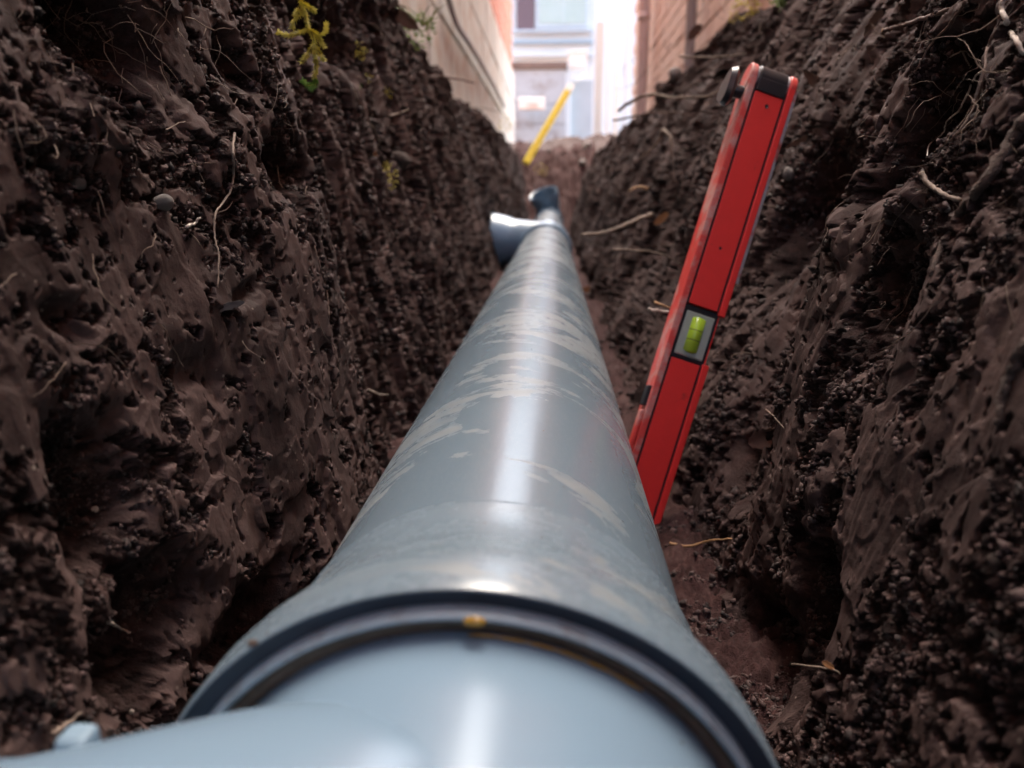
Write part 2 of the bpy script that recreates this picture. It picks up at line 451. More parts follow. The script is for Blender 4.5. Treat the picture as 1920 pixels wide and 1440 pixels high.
    grain = (np.minimum(b1-a1, .3)*.0040 + (.6-a1)*.0022)*f_mid + (np.minimum(b2-a2, .4)*.0040 + (.6-a3)*.0022)*f_hi + (.6-big)*(.0055+.006*(1-f_mid)) + .0032*f_hi*fbm(Yb*95, T*120, seed+66, 4, .65) + .006*(1-f_hi)*fbm(Yb*26, T*34, seed+68, 3)
    cr = -.0054 + grain + .0012*fine*f_hi
    cr = cr*(1-mask)
    h = h + cr*1.1
    pit = sstep(.62, .85, fbm(Yb*150, T*105, seed+60, 2) + .35*fbm(Yb*14, T*14, seed+61, 2))*mask
    h = h - .0024*pit*f_hi; smear = mask*(1-pit)
    h = h + mask*(.0003*fbm(ud*160, v*18, seed+64, 2) + .00022*fbm(Yb*110, T*110, seed+65, 4, .65))
    # deep hollows
    X = -.20 if sign < 0 else .225
    Sw = Yb + .011*fbm(Yb*26, T*26, seed+62, 4); Tw = z + .011*fbm(Yb*26+5, T*26, seed+63, 4)
    if sign < 0:
        H_ = [(185, 70, .035, .028, .035), (480, 315, .045, .020, .035), (410, 130, .022, .018, .02), 
              (235, 700, .014, .016, .007), (30, 930, .022, .028, .026), (290, 1170, .04, .022, .028), (80, 1160, .03, .022, .035), (700, 75, .10, .03, .05), (10, 600, .012, .010, .008),
              (560, 60, .05, .02, .022), (350, 560, .02, .008, .006)]
        L_ = [(120, 250, .03, .016, .012), (330, 290, .03, .02, .010), (60, 1080, .022, .014, .02), (215, 1290, .02, .012, .024), (620, 160, .06, .03, .012)]
    else:
        H_ = [(1860, 210, .035, .036, .05), (1800, 300, .03, .02, .03), (1890, 560, .03, .03, .02), (1500, 400, .05, .06, .05), (1560, 330, .03, .02, .02),
              (1760, 1230, .05, .03, .03), (1640, 620, .02, .014, .012), (1800, 760, .02, .012, .012), (1890, 1150, .03, .04, .03), (1600, 900, .04, .02, .02)]
        L_ = [(1890, 330, .02, .03, .022), (1760, 420, .03, .02, .014), (1640, 300, .05, .03, .018), (1680, 1000, .03, .05, .012), (1850, 900, .016, .05, .014), (1640, 560, .02, .04, .012)]
    hc = 0
    for c in H_: hc = hc + cav(Sw, Tw, X, *c)
    smear = smear*np.exp(np.minimum(hc, 0)*60)
    h = h + hc
    for c in L_: h = h - .55*cav(Sw, Tw, X, *c)
    # toe of loose soil
    toe = .010*np.exp(-np.clip(T, 0, 1)/.03)*(1+.8*perlin(Yb*12, T*0, seed+70))
    h = h + toe
    topm = sstep(-.02, .03, T-t1)                       # turf-less ragged top
    h = h + topm*(.012*fbm(Yb*16, T*16, seed+72, 4)); smear = smear*(1-topm)
    edge = sstep(0, .12, (tmax[:, None]-T)); h = h*(.2+.8*edge)
    dz = .0005*fbm(Yb*200, T*200, seed+74, 2)*(1-mask)
    Xp = sign*(xo + nx*h)
    Zp = z + nz*h + dz
    Zp = np.where(over > 0, Zp - .03*(1-edge), Zp)
    Yp = Yb + .0005*fbm(Yb*200, T*200, seed+76, 2)*(Yb < 1.5)*(1-mask)
    V = np.stack([Xp, Yp, Zp], -1).reshape(-1, 3)
    me = fast_mesh('trench_side', V, grid_faces(NC, NR, flip=(sign < 0)))
    at = me.attributes.new('smear', 'FLOAT', 'POINT'); at.data.foreach_set('value', smear.astype(np.float32).ravel())
    o = link('trench_side', me, M['soil'], smooth=True)
    o['kind'] = 'structure'
    SURF.append((V, smear.ravel()))
    return o
side_l = make_side(-1, 100)
side_r = make_side(1, 500)

# trench bottom
def make_floor():
    Yc = np.concatenate([np.linspace(-1.2, .15, 20), 1/np.linspace(1/.16, 1/3.0, 420), np.linspace(3.05, 7.2, 170)])
    Xc = np.concatenate([np.linspace(-.30, .045, 60), np.linspace(.047, .26, 190), np.linspace(.27, .34, 6)])
    Yg, Xg = np.meshgrid(Yc, Xc, indexing='ij')
    a1, _ = worley(Yg*70, Xg*70, 900); a2, _ = worley(Yg*170, Xg*170, 902); a3, _ = worley(Yg*380, Xg*380, 904)
    h = .006*fbm(Yg*12, Xg*12, 906, 3) + (.7-a1)*.007 + (.7-a2)*.004 + (.7-a3)*.002
    z = FLOOR_Z + h*1.25 + .0022*fbm(Yg*140, Xg*140, 907, 3) - .006 + .03*sstep(.10, .22, Xg) + .05*sstep(-.14, -.28, Xg)
    z = z + .60*sstep(5.2, 6.6, Yg) + .05*fbm(Xg*9, Yg*5, 56, 4, .6)*sstep(3.2, 5.2, Yg)
    V = np.stack([Xg, Yg, z], -1).reshape(-1, 3)
    me = fast_mesh('trench_floor', V, grid_faces(len(Yc), len(Xc), True))
    sm = sstep(.2, .6, fbm(Yg*25, Xg*25, 910, 3))*.5
    at = me.attributes.new('smear', 'FLOAT', 'POINT'); at.data.foreach_set('value', sm.astype(np.float32).ravel())
    o = link('trench_floor', me, M['floor_soil'], smooth=True); o['kind'] = 'structure'
    SURF.append((V, sm.ravel()))
make_floor()

# ground sheet with the trench left open, out to the horizon
def ground():
    xs = [-250, -.42, .48, 250]; ys = [-250, -1.0, 6.4, 250]
    V = [(x, y, GROUND_Z) for y in ys for x in xs]; F = []
    for j in range(3):
        for i in range(3):
            if (i, j) == (1, 1): continue
            a = j*4+i; F.append((a, a+1, a+5, a+4))
    me = bpy.data.meshes.new('ground'); me.from_pydata(V, [], F); o = link('ground', me, M['ground']); o['kind'] = 'structure'
    # back end of the cut, behind the camera
    n = 40; Xg, Zg = np.meshgrid(np.linspace(-.5, .55, n), np.linspace(FLOOR_Z-.02, GROUND_Z+.004, n), indexing='ij')
    V = np.stack([Xg, -1.02+.03*fbm(Xg*8, Zg*8, 33, 3), Zg], -1).reshape(-1, 3)
    o = link('trench_end', fast_mesh('trench_end', V, grid_faces(n, n)), M['soil'], smooth=True); o['kind'] = 'structure'
ground()

# camera-space index of the soil surfaces
ALLV = np.concatenate([s[0] for s in SURF]); SMEAR = np.concatenate([s[1] for s in SURF])
dep = ALLV @ FWD
PX = 960 + FPX*(ALLV @ RIGHT)/np.maximum(dep, 1e-3); PY = 720 - FPX*(ALLV @ UP)/np.maximum(dep, 1e-3)
ok = (dep > .05) & (PX > -60) & (PX < 1980) & (PY > -60) & (PY < 1500)
IDX = np.nonzero(ok)[0]; PX = PX[IDX]; PY = PY[IDX]; DEP = dep[IDX]
def depth_at(px, py, rad=5):
    for r in (rad, rad*2, rad*5, rad*12):
        m = (np.abs(PX-px) < r) & (np.abs(PY-py) < r)
        if m.any(): return float(np.percentile(DEP[m], 12))
    return .5
def on_soil(px, py, lift=.001, depth=None):
    d = depth if depth else depth_at(px, py)
    r = ray(px, py); return Vector(r*(d-lift))

# loose soil crumbs lying on the sides and the bottom
def crumbs():
    oc = np.array([(1, 0, 0), (-1, 0, 0), (0, 1, 0), (0, -1, 0), (0, 0, 1), (0, 0, -1)], float)
    fc = np.array([(0, 2, 4), (2, 1, 4), (1, 3, 4), (3, 0, 4), (2, 0, 5), (1, 2, 5), (3, 1, 5), (0, 3, 5)])
    n = 330000
    pick = RNG.choice(len(IDX), n)
    # clumps: keep crumbs together
    base = ALLV[IDX[pick]]; dd = DEP[pick]
    keep = (dd < 1.9) & (fbm(base[:, 1]*25, base[:, 2]*25+base[:, 0]*9, 44, 3) + .25*fbm(base[:, 1]*90, base[:, 2]*90, 45, 2) > -.02) & (SMEAR[IDX[pick]] < .4); base = base[keep]; dd = dd[keep]; n = len(base)
    n = min(n, 105000); base = base[:n]; dd = dd[:n]; print('crumbs', n)
    size = (.00045 + .0021*RNG.random(n)**3.4 + .003*(RNG.random(n) > .9985))*np.clip(dd/.42, .65, 2.2)
    q = RNG.normal(size=(n, 3, 3)); q, _ = np.linalg.qr(q)
    sc = 1 + .9*(RNG.random((n, 6, 1))-.5)
    sh = oc[None]*sc*(1+.5*(RNG.random((n, 1, 3))-.5))
    V = np.einsum('nij,nkj->nki', q, sh)*size[:, None, None] + base[:, None, :]
    F = fc[None] + (np.arange(n)*6)[:, None, None]
    o = link('soil_crumbs', fast_mesh('soil_crumbs', V.reshape(-1, 3), F.reshape(-1, 3)), M['crumb'])
    tag(o, 'loose dark brown soil crumbs clinging to the trench sides and bottom', 'soil crumbs', kind='stuff')
crumbs()

# heap of dug soil beyond the trench end
def heap():
    n, m = 120, 90; Xg, Yg = np.meshgrid(np.linspace(-1.6, 1.6, n), np.linspace(6.45, 9.2, m), indexing='ij')
    top = .17*np.exp(-((Yg-7.4)/.8)**2)*(1+.45*np.clip(Xg, -.6, 1.2)) 
    z = GROUND_Z - .03 + top*1.0 + .05*fbm(Xg*6, Yg*6, 55, 5, .6)*np.exp(-((Yg-7.4)/1.1)**2)
    V = np.stack([Xg, Yg, z], -1).reshape(-1, 3)
    o = link('soil_heap', fast_mesh('soil_heap', V, grid_faces(n, m)), M['far_soil'], smooth=True)
    tag(o, 'low heap of reddish brown dug soil across the far end of the trench', 'soil heap')
heap()

# ------------------------------------------------------------------ drain pipe
AX, AZ, PR = -.0218, -.19, .08
O = Vector((AX, 0, AZ)); DY = Vector((0, 1, 0))
pipe = empty('drain_pipe', (AX, .18, FLOOR_Z), 'long grey plastic drain pipe smeared with clay, its wide socket end nearest', 'drain pipe', 'grey drain pipes laid end to end')
def onpipe(name, prof, mat, parent, seg=128, sh=40):
    me = sharp(lathe_mesh(prof, seg, name, O, DY), sh)
    o = link(name, me, mat, None); o.parent = parent; o.matrix_parent_inverse = parent.matrix_world.inverted() if False else Matrix.Translation(-parent.location)
    return o
def adopt(o, parent):
    o.parent = parent; o.matrix_parent_inverse = Matrix.LocRotScale(parent.location, parent.rotation_euler, parent.scale).inverted(); return o
onpipe('barrel', [(.2625, PR)] + [(y, PR) for y in np.linspace(.28, 2.62, 30)], M['pvc'], pipe)
onpipe('socket', [(.2630, .0801), (.2622, .0812), (.2600, .0817), (.2575, .0817), (.255, .0813), (.240, .0822), (.228, .0838), (.217, .0865), (.208, .0898), (.201, .0916), (.193, .0929), (.182, .0934), (.1775, .0933), (.1762, .0927), (.1760, .0922)], M['pvc_socket'], pipe)
onpipe('dark_ring', [(.1762, .0926), (.1778, .0920), (.1785, .0905), (.1785, .0880), (.1790, .0868)], M['dark_blue'], pipe)  # dark blue ring recessed in the socket end
onpipe('socket_lip', [(.1795, .0872), (.1765, .0870), (.1748, .0864), (.1742, .0856), (.1746, .0846), (.1765, .0838), (.180, .0836)], M['lip'], pipe)
onpipe('joint_gap', [(.179, .0838), (.178, .0828), (.1776, .0815), (.178, .0800), (.179, .079)], M['mud_ring'], pipe)
# grease bead on the lip and droplets
def blob(px, py, Y, r, mat, name, label, cat, sx=(1, 1, 1)):
    bm = bmesh.new(); bmesh.ops.create_icosphere(bm, subdivisions=3, radius=r)
    for v in bm.verts: v.co = Vector((v.co.x*sx[0]*(1+.1*random.random()), v.co.y*sx[1], v.co.z*sx[2]))
    me = bpy.data.meshes.new(name); bm.to_mesh(me); bm.free()
    o = link(name, me, mat, smooth=True); o.location = at_y(px, py, Y)
    return tag(o, label, cat)
blob(890, 1166, .1728, .0017, M['glue'], 'grease_bead', 'amber bead of grease on the top of the pipe joint lip', 'grease bead', (1.7, .6, .8))

arc = [O + DY*.1762 + Vector((math.sin(a), 0, math.cos(a)))*.0799 for a in np.linspace(.02, .62, 40)]
adopt(link('grease_smear', tube_mesh(arc, [.0005*(.4+.6*abs(math.sin(i*.5))) for i in range(40)], 6, 'grease_smear', .5), M['glue']), pipe)
# mud fragment stuck on the left of the socket edge
blob(474, 1206, .172, .0013, M['soil_root'], 'mud_flake', 'dark flake of mud stuck on the left edge of the near pipe socket', 'mud flake', (1, 1, .7))

# near fitting
fit = empty('branch_fitting', (AX, .09, FLOOR_Z), 'clean blue grey branch fitting pushed into the near pipe socket, closest to the camera', 'pipe fitting', 'blue grey branch fittings')
onpipe('spigot', [(.192, .0775), (.190, .0788), (.185, .0794), (.12, .0795), (.08, .0798), (-.02, .0800), (-.12, .08), (-.14, .088), (-.22, .088)], M['pvc_clean'], fit)
bo = Vector((AX+.018, .133, AZ)); bd = Vector((-1.0, -.42, .0)).normalized()
me = sharp(lathe_mesh([(-.012, .062), (-.005, .068), (.002, .0725), (.010, .0765), (.02, .0805), (.033, .0836), (.045, .0850), (.06, .0855), (.085, .0850), (.1, .0850), (.112, .087), (.135, .087), (.138, .085), (.138, .080), (.1, .078)], 96, 'branch', bo, bd), 40)
adopt(link('branch', me, M['pvc_clean']), fit)
b_d, b_u, b_v = basis(bd)
tp = bo + bd*.158
me = box_mesh(-.0038, .0038, -.004, .004, -.009, .0035, .0018)
lug = link('lug', me, simple('dull_blue_plastic', (.17, .26, .34), .6, .05)); lug.location = at_y(146, 1396, .150); adopt(lug, fit)

def grip_pipe(name, y0, y1, label):
    p = empty(name, (AX, y0, FLOOR_Z), label, 'drain pipe', 'grey drain pipes laid end to end')
    onpipe('barrel', [(y, PR) for y in np.linspace(y0, y1, 12)], M['pvc'], p, 64); return p
# second fitting, its branch turned to the left bank
f2 = empty('branch_fitting', (AX, 2.7, FLOOR_Z), 'blue grey branch fitting midway along the pipe, open socket turned to the left bank', 'pipe fitting', 'blue grey branch fittings')
onpipe('collar', [(2.60, .0802), (2.602, .088), (2.61, .0905), (2.66, .0905), (2.67, .086), (2.72, .0835), (2.95, .0835), (2.96, .088), (3.02, .089), (3.03, .082)], M['pvc_clean'], f2, 64)
bo = Vector((AX+.0, 2.78, AZ+.01)); bd = Vector((-1, .22, .06))
me = sharp(lathe_mesh([(.0, .078), (.09, .078), (.12, .080), (.15, .089), (.19, .094), (.205, .096), (.209, .094), (.205, .086), (.13, .080)], 64, 'branch_socket', bo, bd), 40)
adopt(link('branch_socket', me, M['pvc_clean']), f2)
grip_pipe('drain_pipe', 3.02, 5.0, 'grey plastic drain pipe beyond the middle branch fitting, seen small')
f3 = empty('bend_fitting', (AX, 5.0, FLOOR_Z), 'small blue grey bend rising at the far end of the pipe, dark mouth', 'pipe fitting')
onpipe('collar', [(4.95, .0802), (4.952, .092), (5.06, .092), (5.08, .084), (5.12, .082)], M['pvc_clean'], f3, 48)
pts = [Vector((AX, 5.10, AZ)), Vector((AX, 5.17, AZ+.01)), Vector((AX-.005, 5.22, AZ+.05)), Vector((AX-.015, 5.22, AZ+.12))]
me = tube_mesh(spline(pts, 6), .082, 32, 'elbow', 0, False); adopt(link('elbow', me, M['pvc_clean']), f3)
bd = Vector((-.35, -.35, .9)); me = sharp(lathe_mesh([(-.03, .082), (0, .083), (.02, .094), (.07, .096), (.075, .094), (.07, .086), (.01, .082)], 48, 'mouth', pts[-1], bd), 40)
adopt(link('mouth', me, M['pvc_clean']), f3)
me = lathe_mesh([(.012, .084), (.012, .0)], 32, 'mouth_shade', pts[-1], bd); adopt(link('mouth_shade', me, M['dark_blue']), f3)  # dark disc standing in for the shade inside the open mouth

# ------------------------------------------------------------------ red spirit level leaning on the right side
def level():
    # frame: L along the length (up), W across the face, N out of the face
    bot = at_y(1182, 1012, .60); top = at_y(1452, 150, .71)
    L = (top-bot).normalized(); tocam = -((top+bot)/2).normalized()
    N = tocam + Vector((.30, 0, .05)); N = (N - L*N.dot(L)).normalized()
    Wv = L.cross(N); 
    if Wv.x < 0: Wv = -Wv
    N = Wv.cross(L)
    if N.dot(tocam) < 0: N = -N
    root = empty('spirit_level', bot - L*.03, 'red box spirit level with a green vial leaning against the right trench side', 'spirit level')
    rot = Matrix((Wv, -N, L)).transposed().to_4x4()          # local x = across, y = into depth, z = up the length
    if rot.determinant() < 0: rot = Matrix((Wv, -N, L)).transposed().to_4x4()
    root.matrix_world = Matrix.Translation(bot - L*.03) @ rot
    LEN = (top-bot).length + .03; half = .0205; D = .026
    def part(name, me, mat): return link(name, me, mat, root)
    zc = LEN*.455; wh = .024                                   # vial window centre and half height
    zc = ((at_y(1300, 628, .655)-root.matrix_world.translation).dot(L))
    # cheeks left and right, proud of the panel
    for s, m in ((-1, 'red_side'), (1, 'red')):
        a, b = sorted((s*half, s*(half-.0058)))
        if s > 0:
            part('cheek', box_mesh(a, b, 0, D, 0, zc-wh+.002, .0009), M[m]); part('cheek', box_mesh(a, b, 0, D, zc+wh-.003, LEN, .0009), M[m])
            part('cheek_back', box_mesh(a-.001, b-.003, .004, D-.001, zc-wh+.002, zc+wh-.003, .0006), M['red'])
        else: part('cheek', box_mesh(a, b, 0, D, 0, LEN, .0009), M[m])
    # panels
    for (a, b) in ((.0, zc-wh), (zc+wh, LEN-.004)):
        part('face_panel', box_mesh(-half+.0079, half-.0079, .0007, .012, a, b - (.009 if b > zc+.05 else 0), .0006), M['red'])
    part('web', box_mesh(-half+.0052, half-.0052, .0026, D-.002, 0, zc-wh-.0002, 0), M['groove'])
    part('web', box_mesh(-half+.0052, half-.0052, .0026, D-.002, zc+wh+.0002, LEN-.004, 0), M['groove'])
    # vial block
    part('vial_frame', box_mesh(-half+.0060, half-.0040, .0035, .021, zc-wh+.0003, zc+wh-.0003, .0010), M['black_plastic'])
    part('vial_block', box_mesh(-half+.0090, half-.0066, .0022, .010, zc-wh+.0042, zc+wh-.0058, .0012), M['acrylic'])
    vm = lathe_mesh([(0, .0), (.0006, .0036), (.002, .0064), (.030, .0064), (.0315, .003), (.032, 0)], 24, 'vial', Vector((.0008, .0040, zc-.0165)), Vector((0, 0, 1)))
    vi = part('vial', vm, M['vial'])
    for dz in (.011, .0195):
        link('vial_line', lathe_mesh([(0, .00642), (.0003, .0065), (.0006, .00642)], 24, 'vial_line', Vector((.0008, .0040, zc-.0165+dz)), Vector((0, 0, 1))), M['black_plastic'], vi)
    bm = bmesh.new(); bmesh.ops.create_icosphere(bm, subdivisions=2, radius=.0026)
    for v in bm.verts: v.co.z *= 1.6
    for v in bm.verts: v.co += Vector((.0008, .0004, zc+.009))
    me = bpy.data.meshes.new('bubble'); bm.to_mesh(me); bm.free(); link('bubble', me, M['bubble'], vi, True)
    part('pad', box_mesh(-half+.0078, half-.0078, -.0006, .01, LEN-.013, LEN-.001, .0008), M['black_plastic'])
    # rounded joint head: short drum across the end
    cz = LEN
    def drum(x0, x1, r, mat, name, y=.013):
        me = lathe_mesh([(x0, 0), (x0, r-.001), (x0+.001, r), (x1-.001, r), (x1, r-.001), (x1, 0)], 48, name, Vector((0, y, cz)), Vector((1, 0, 0)))
        return part(name, sharp(me, 40), mat)
    drum(-half-.0006, -half+.0056, .0132, M['red_side'], 'end_disc'); drum(half-.0056, half+.0006, .0132, M['red_side'], 'end_disc')
    drum(-half+.0056, -half+.0078, .0122, M['worn_metal'], 'end_washer'); drum(half-.0078, half-.0056, .0122, M['worn_metal'], 'end_washer')
    drum(-half+.0078, half-.0078, .0131, M['black_plastic'], 'hinge_pad')
    part('end_rim', box_mesh(half-.0004, half+.0030, .0015, .016, LEN*.60, LEN-.002, .0010), M['worn_metal'])
    # screw hole
    part('screw_hole', lathe_mesh([(0, .0), (0, .0014), (.0004, .0017)], 20, 'screw_hole', Vector((.0005, .0004, LEN-.0235)), Vector((0, -1, 0))), M['black_plastic'])
    part('paint_chip', lathe_mesh([(0, .0), (0, .0011), (.0003, .0013)], 12, 'paint_chip', Vector((-.001, .0006, LEN*.655)), Vector((0, -1, 0))), M['groove'])
    # knob on the left
    part('knob_stem', lathe_mesh([(0, .0055), (.010, .0055), (.011, .005)], 24, 'knob_stem', Vector((-half-.0005, .010, LEN-.015)), Vector((-1, 0, 0))), M['black_plastic'])
    # winged clamping knob: a lobed disc
    bm = bmesh.new(); n = 48; ring0 = []; ring1 = []; ring2 = []
    for k in range(n):
        a = 2*math.pi*k/n; r = .0165*(1+.12*math.cos(a*3)); 
        cy, cz_ = math.cos(a), math.sin(a)
        ring0.append(bm.verts.new((0, cy*r*.8, cz_*r*.8))); ring1.append(bm.verts.new((-.003, cy*r, cz_*r))); ring2.append(bm.verts.new((-.0075, cy*r*.86, cz_*r*.86)))
    for r0, r1 in ((ring0, ring1), (ring1, ring2)):
        for k in range(n): bm.faces.new((r0[k], r0[(k+1) % n], r1[(k+1) % n], r1[k]))
    bm.faces.new(ring0[::-1]); bm.faces.new(ring2)
    bmesh.ops.recalc_face_normals(bm, faces=bm.faces[:])
    for v in bm.verts: v.co += Vector((-half-.0095, .010, LEN-.015))
    me = bpy.data.meshes.new('knob'); bm.to_mesh(me); bm.free(); sharp(me, 50)
    part('knob', me, M['black_plastic'])
    # chipped end piece low on the left edge
    part('edge_chip', box_mesh(-half-.003, -half+.001, .004, .016, zc-.070, zc-.052, .001), M['black_plastic'])
    part('edge_strip', box_mesh(-half-.0035, -half-.0004, .002, .010, zc-.125, zc-.074, .0008), M['red_side'])
    return root
level()

# ------------------------------------------------------------------ roots, twigs, leaves, moss, pebbles on the banks
def root(pix, r, mat, label, name='root', cat='root', lift=.0035, depth=None, taper=.5, sag=None, n=6, flat=False):
    if depth is None:
        ds = [depth_at(x, y) for x, y in pix]
        md = sorted(ds)[len(ds)//2]; ds = [.5*min(d, md*1.06)+.5*min(max(d, md*.93), md*1.07) for d in ds]
    else: ds = depth if hasattr(depth, '__len__') else [depth]*len(pix)
    P = [Vector(ray(x, y)*(d-lift-r)) for (x, y), d in zip(pix, ds)]
    P = spline(P, n); m = len(P)
    P = [p + Vector((random.uniform(-1, 1), random.uniform(-1, 1), random.uniform(-1, 1)))*r*.35 for p in P]
    o0 = P[0].copy(); P = [p-o0 for p in P]
    rr = [r*(1-(1-taper)*i/(m-1)) for i in range(m)]
    o = link(name, tube_mesh(P, rr, 7, name), mat); o.location = o0
    return tag(o, label, cat)
G = 'thin roots hanging out of the trench sides'
root([(440, 250), (437, 290), (438, 330), (430, 362), (405, 400), (402, 440), (410, 480), (408, 540)], .00075, M['root'], 'pale kinked rootlet hanging in front of the dark hollow in the left bank')
root([(405, 400), (425, 392), (436, 378)], .0004, M['root'], 'short side hair of the kinked rootlet beside the left hollow')
root([(197, 1150), (208, 1168), (224, 1177), (243, 1187)], .0008, M['root_white'], 'small whitish forked rootlet low on the left bank near the pipe joint')
root([(655, 155), (680, 205), (700, 240), (712, 265)], .0014, M['root'], 'straight grey brown twig stuck slanting in the left bank', 'twig', 'twig', taper=.8)
root([(775, 147), (820, 143), (860, 149), (890, 156)], .0028, M['root_dark'], 'dark reddish twig sticking out past the left rim before the pale wall', 'twig', 'twig')
root([(730, 217), (748, 212), (765, 205)], .0015, M['root'], 'short curved rootlet in the upper left bank beside the pale slab mark')
root([(100, 1375), (125, 1358), (153, 1336)], .0009, M['root'], 'short pale straw twig above the branch lug in the lower left corner', 'twig', 'twig')
root([(690, 730), (710, 738), (728, 741)], .0009, M['root_white'], 'small pale fleck of root low on the left bank near the pipe')
root([(860, 205), (900, 202), (935, 210)], .002, M['root'], 'faint thin root at the far left rim under the pale plinth')
root([(350, 425), (365, 418), (375, 407)], .0009, M['root_white'], 'tiny white root tip left of the grey pebble in the left bank')
root([(520, 310), (524, 340), (530, 352)], .0004, M['root'], 'hair thin rootlet inside the left hollow')
root([(590, 460), (600, 500), (612, 540), (618, 600)], .0005, M['root_dark'], 'long hair root running down the left bank corner')
# right bank
root([(1655, 58), (1675, 53), (1700, 45), (1730, 35), (1760, 25), (1800, 12), (1850, 3), (1900, -6)], .0012, M['root_dark'], 'brown snapped twig lying aslant across the top of the right bank', 'twig', 'twig', taper=1.1)
root([(1655, 58), (1672, 54), (1690, 49)], .00135, M['wood'], 'freshly split orange end of the snapped twig on the right bank', 'twig_end', 'twig')
root([(1812, 0), (1795, 25), (1775, 52), (1752, 75), (1735, 100), (1718, 132)], .0009, M['root_dark'], 'dark purple brown root crossing under the snapped twig')
root([(1725, 128), (1745, 120), (1762, 125), (1785, 105), (1808, 96), (1822, 108), (1845, 115)], .0006, M['root'], 'wavy pale rootlet above the large hollow in the right bank')
root([(1805, 97), (1815, 118), (1818, 124)], .0005, M['root'], 'tiny club ended side root above the large right hollow')
root([(1885, -5), (1878, 18), (1888, 40), (1892, 55), (1905, 75), (1922, 102)], .0012, M['root_white'], 'thick whitish kinked root in the top right corner', taper=.8)
root([(1840, 135), (1828, 145), (1812, 180), (1797, 208), (1775, 228), (1768, 250), (1742, 272), (1738, 305)], .0006, M['root_white'], 'long pale branching rootlet falling across the right hollow')
root([(1742, 305), (1760, 310), (1780, 322)], .0005, M['root'], 'forked tail of the pale rootlet under the right hollow')
root([(1850, 90), (1845, 140), (1830, 190), (1808, 232), (1785, 262), (1765, 312)], .0006, M['root_dark'], 'long reddish brown hair root right of the pale branching rootlet')
root([(1728, 325), (1742, 347), (1768, 363), (1800, 377)], .0013, M['root'], 'short tan root lying below the right hollow', taper=.7)
root([(1925, 225), (1885, 280), (1845, 345), (1800, 400), (1770, 450), (1742, 520)], .0030, M['soil_root'], 'thick root caked in soil running slantwise down the right bank', taper=.4, lift=-.0015)
root([(1925, 640), (1900, 690), (1882, 745), (1870, 800)], .0022, M['soil_root'], 'soil caked root near the right edge of the picture, middle height', taper=.5, lift=-.001)
root([(1090, 441), (1130, 437), (1165, 425), (1200, 410), (1222, 402)], .0026, M['root'], 'brown root sticking out left across the shaded recess, upper of two', depth=[1.2, 1.22, 1.25, 1.3, 1.33], taper=1.4)
root([(1150, 468), (1190, 470), (1235, 475), (1282, 498)], .0020, M['root'], 'pale root across the shaded recess left of the spirit level, lower of two', depth=[1.05, 1.07, 1.1, 1.15])
root([(1216, 581), (1235, 582), (1258, 586), (1280, 586)], .0016, M['root_white'], 'short whitish root stub touching the left edge of the spirit level', depth=[.70, .70, .705, .71])
root([(1228, 567), (1245, 573), (1265, 583)], .0012, M['wood'], 'short orange root stub above the whitish one beside the spirit level', depth=[.71, .71, .72])
root([(1160, 207), (1190, 187), (1225, 177), (1265, 183), (1330, 180), (1375, 150)], .004, M['root'], 'bare brown root bridging along the right rim, uppermost', depth=[1.75, 1.7, 1.65, 1.6, 1.5, 1.4])
root([(1150, 226), (1200, 216), (1255, 210), (1300, 216)], .0025, M['root_dark'], 'dark thin root just below the uppermost root of the right rim', depth=[1.7, 1.65, 1.6, 1.55])
root([(1243, 243), (1257, 258), (1260, 290), (1263, 318), (1266, 342)], .0038, M['root'], 'stout pale root bending down from the right rim', depth=[1.45, 1.43, 1.42, 1.42, 1.42])
root([(1243, 243), (1232, 268), (1200, 298)], .003, M['root'], 'shorter branch left of the stout bending root', depth=[1.46, 1.48, 1.5])
root([(1215, 353), (1195, 350), (1180, 358)], .003, M['wood'], 'orange root stub low in the recess of the right bank', depth=[1.5, 1.5, 1.5])
root([(1275, 105), (1310, 108), (1350, 106), (1400, 100)], .0025, M['root'], 'thin root along the right rim above the spirit level knob', depth=[1.5, 1.45, 1.4, 1.35])
root([(1255, 1018), (1290, 1024), (1330, 1014), (1372, 1010)], .0011, M['wood'], 'thin tan rootlet lying on the trench bottom right of the pipe')
root([(1372, 668), (1385, 663), (1415, 662)], .0009, M['root'], 'short grey rootlet in the dark recess right of the vial')
root([(1436, 768), (1450, 780), (1470, 803)], .0006, M['root'], 'curved hair root right of the spirit level foot')
root([(1485, 1245), (1560, 1255), (1575, 1263)], .0005, M['root'], 'hair root low on the right bank beside the orange leaf bit')
root([(1830, 60), (1850, 30), (1862, 5)], .0006, M['root'], 'faint grey rootlet beside the whitish corner root')
root([(1245, 30), (1290, 25)], .003, M['root_dark'], 'dark root nub on the right rim before the peach wall', depth=[2.6, 2.5]) if False else None

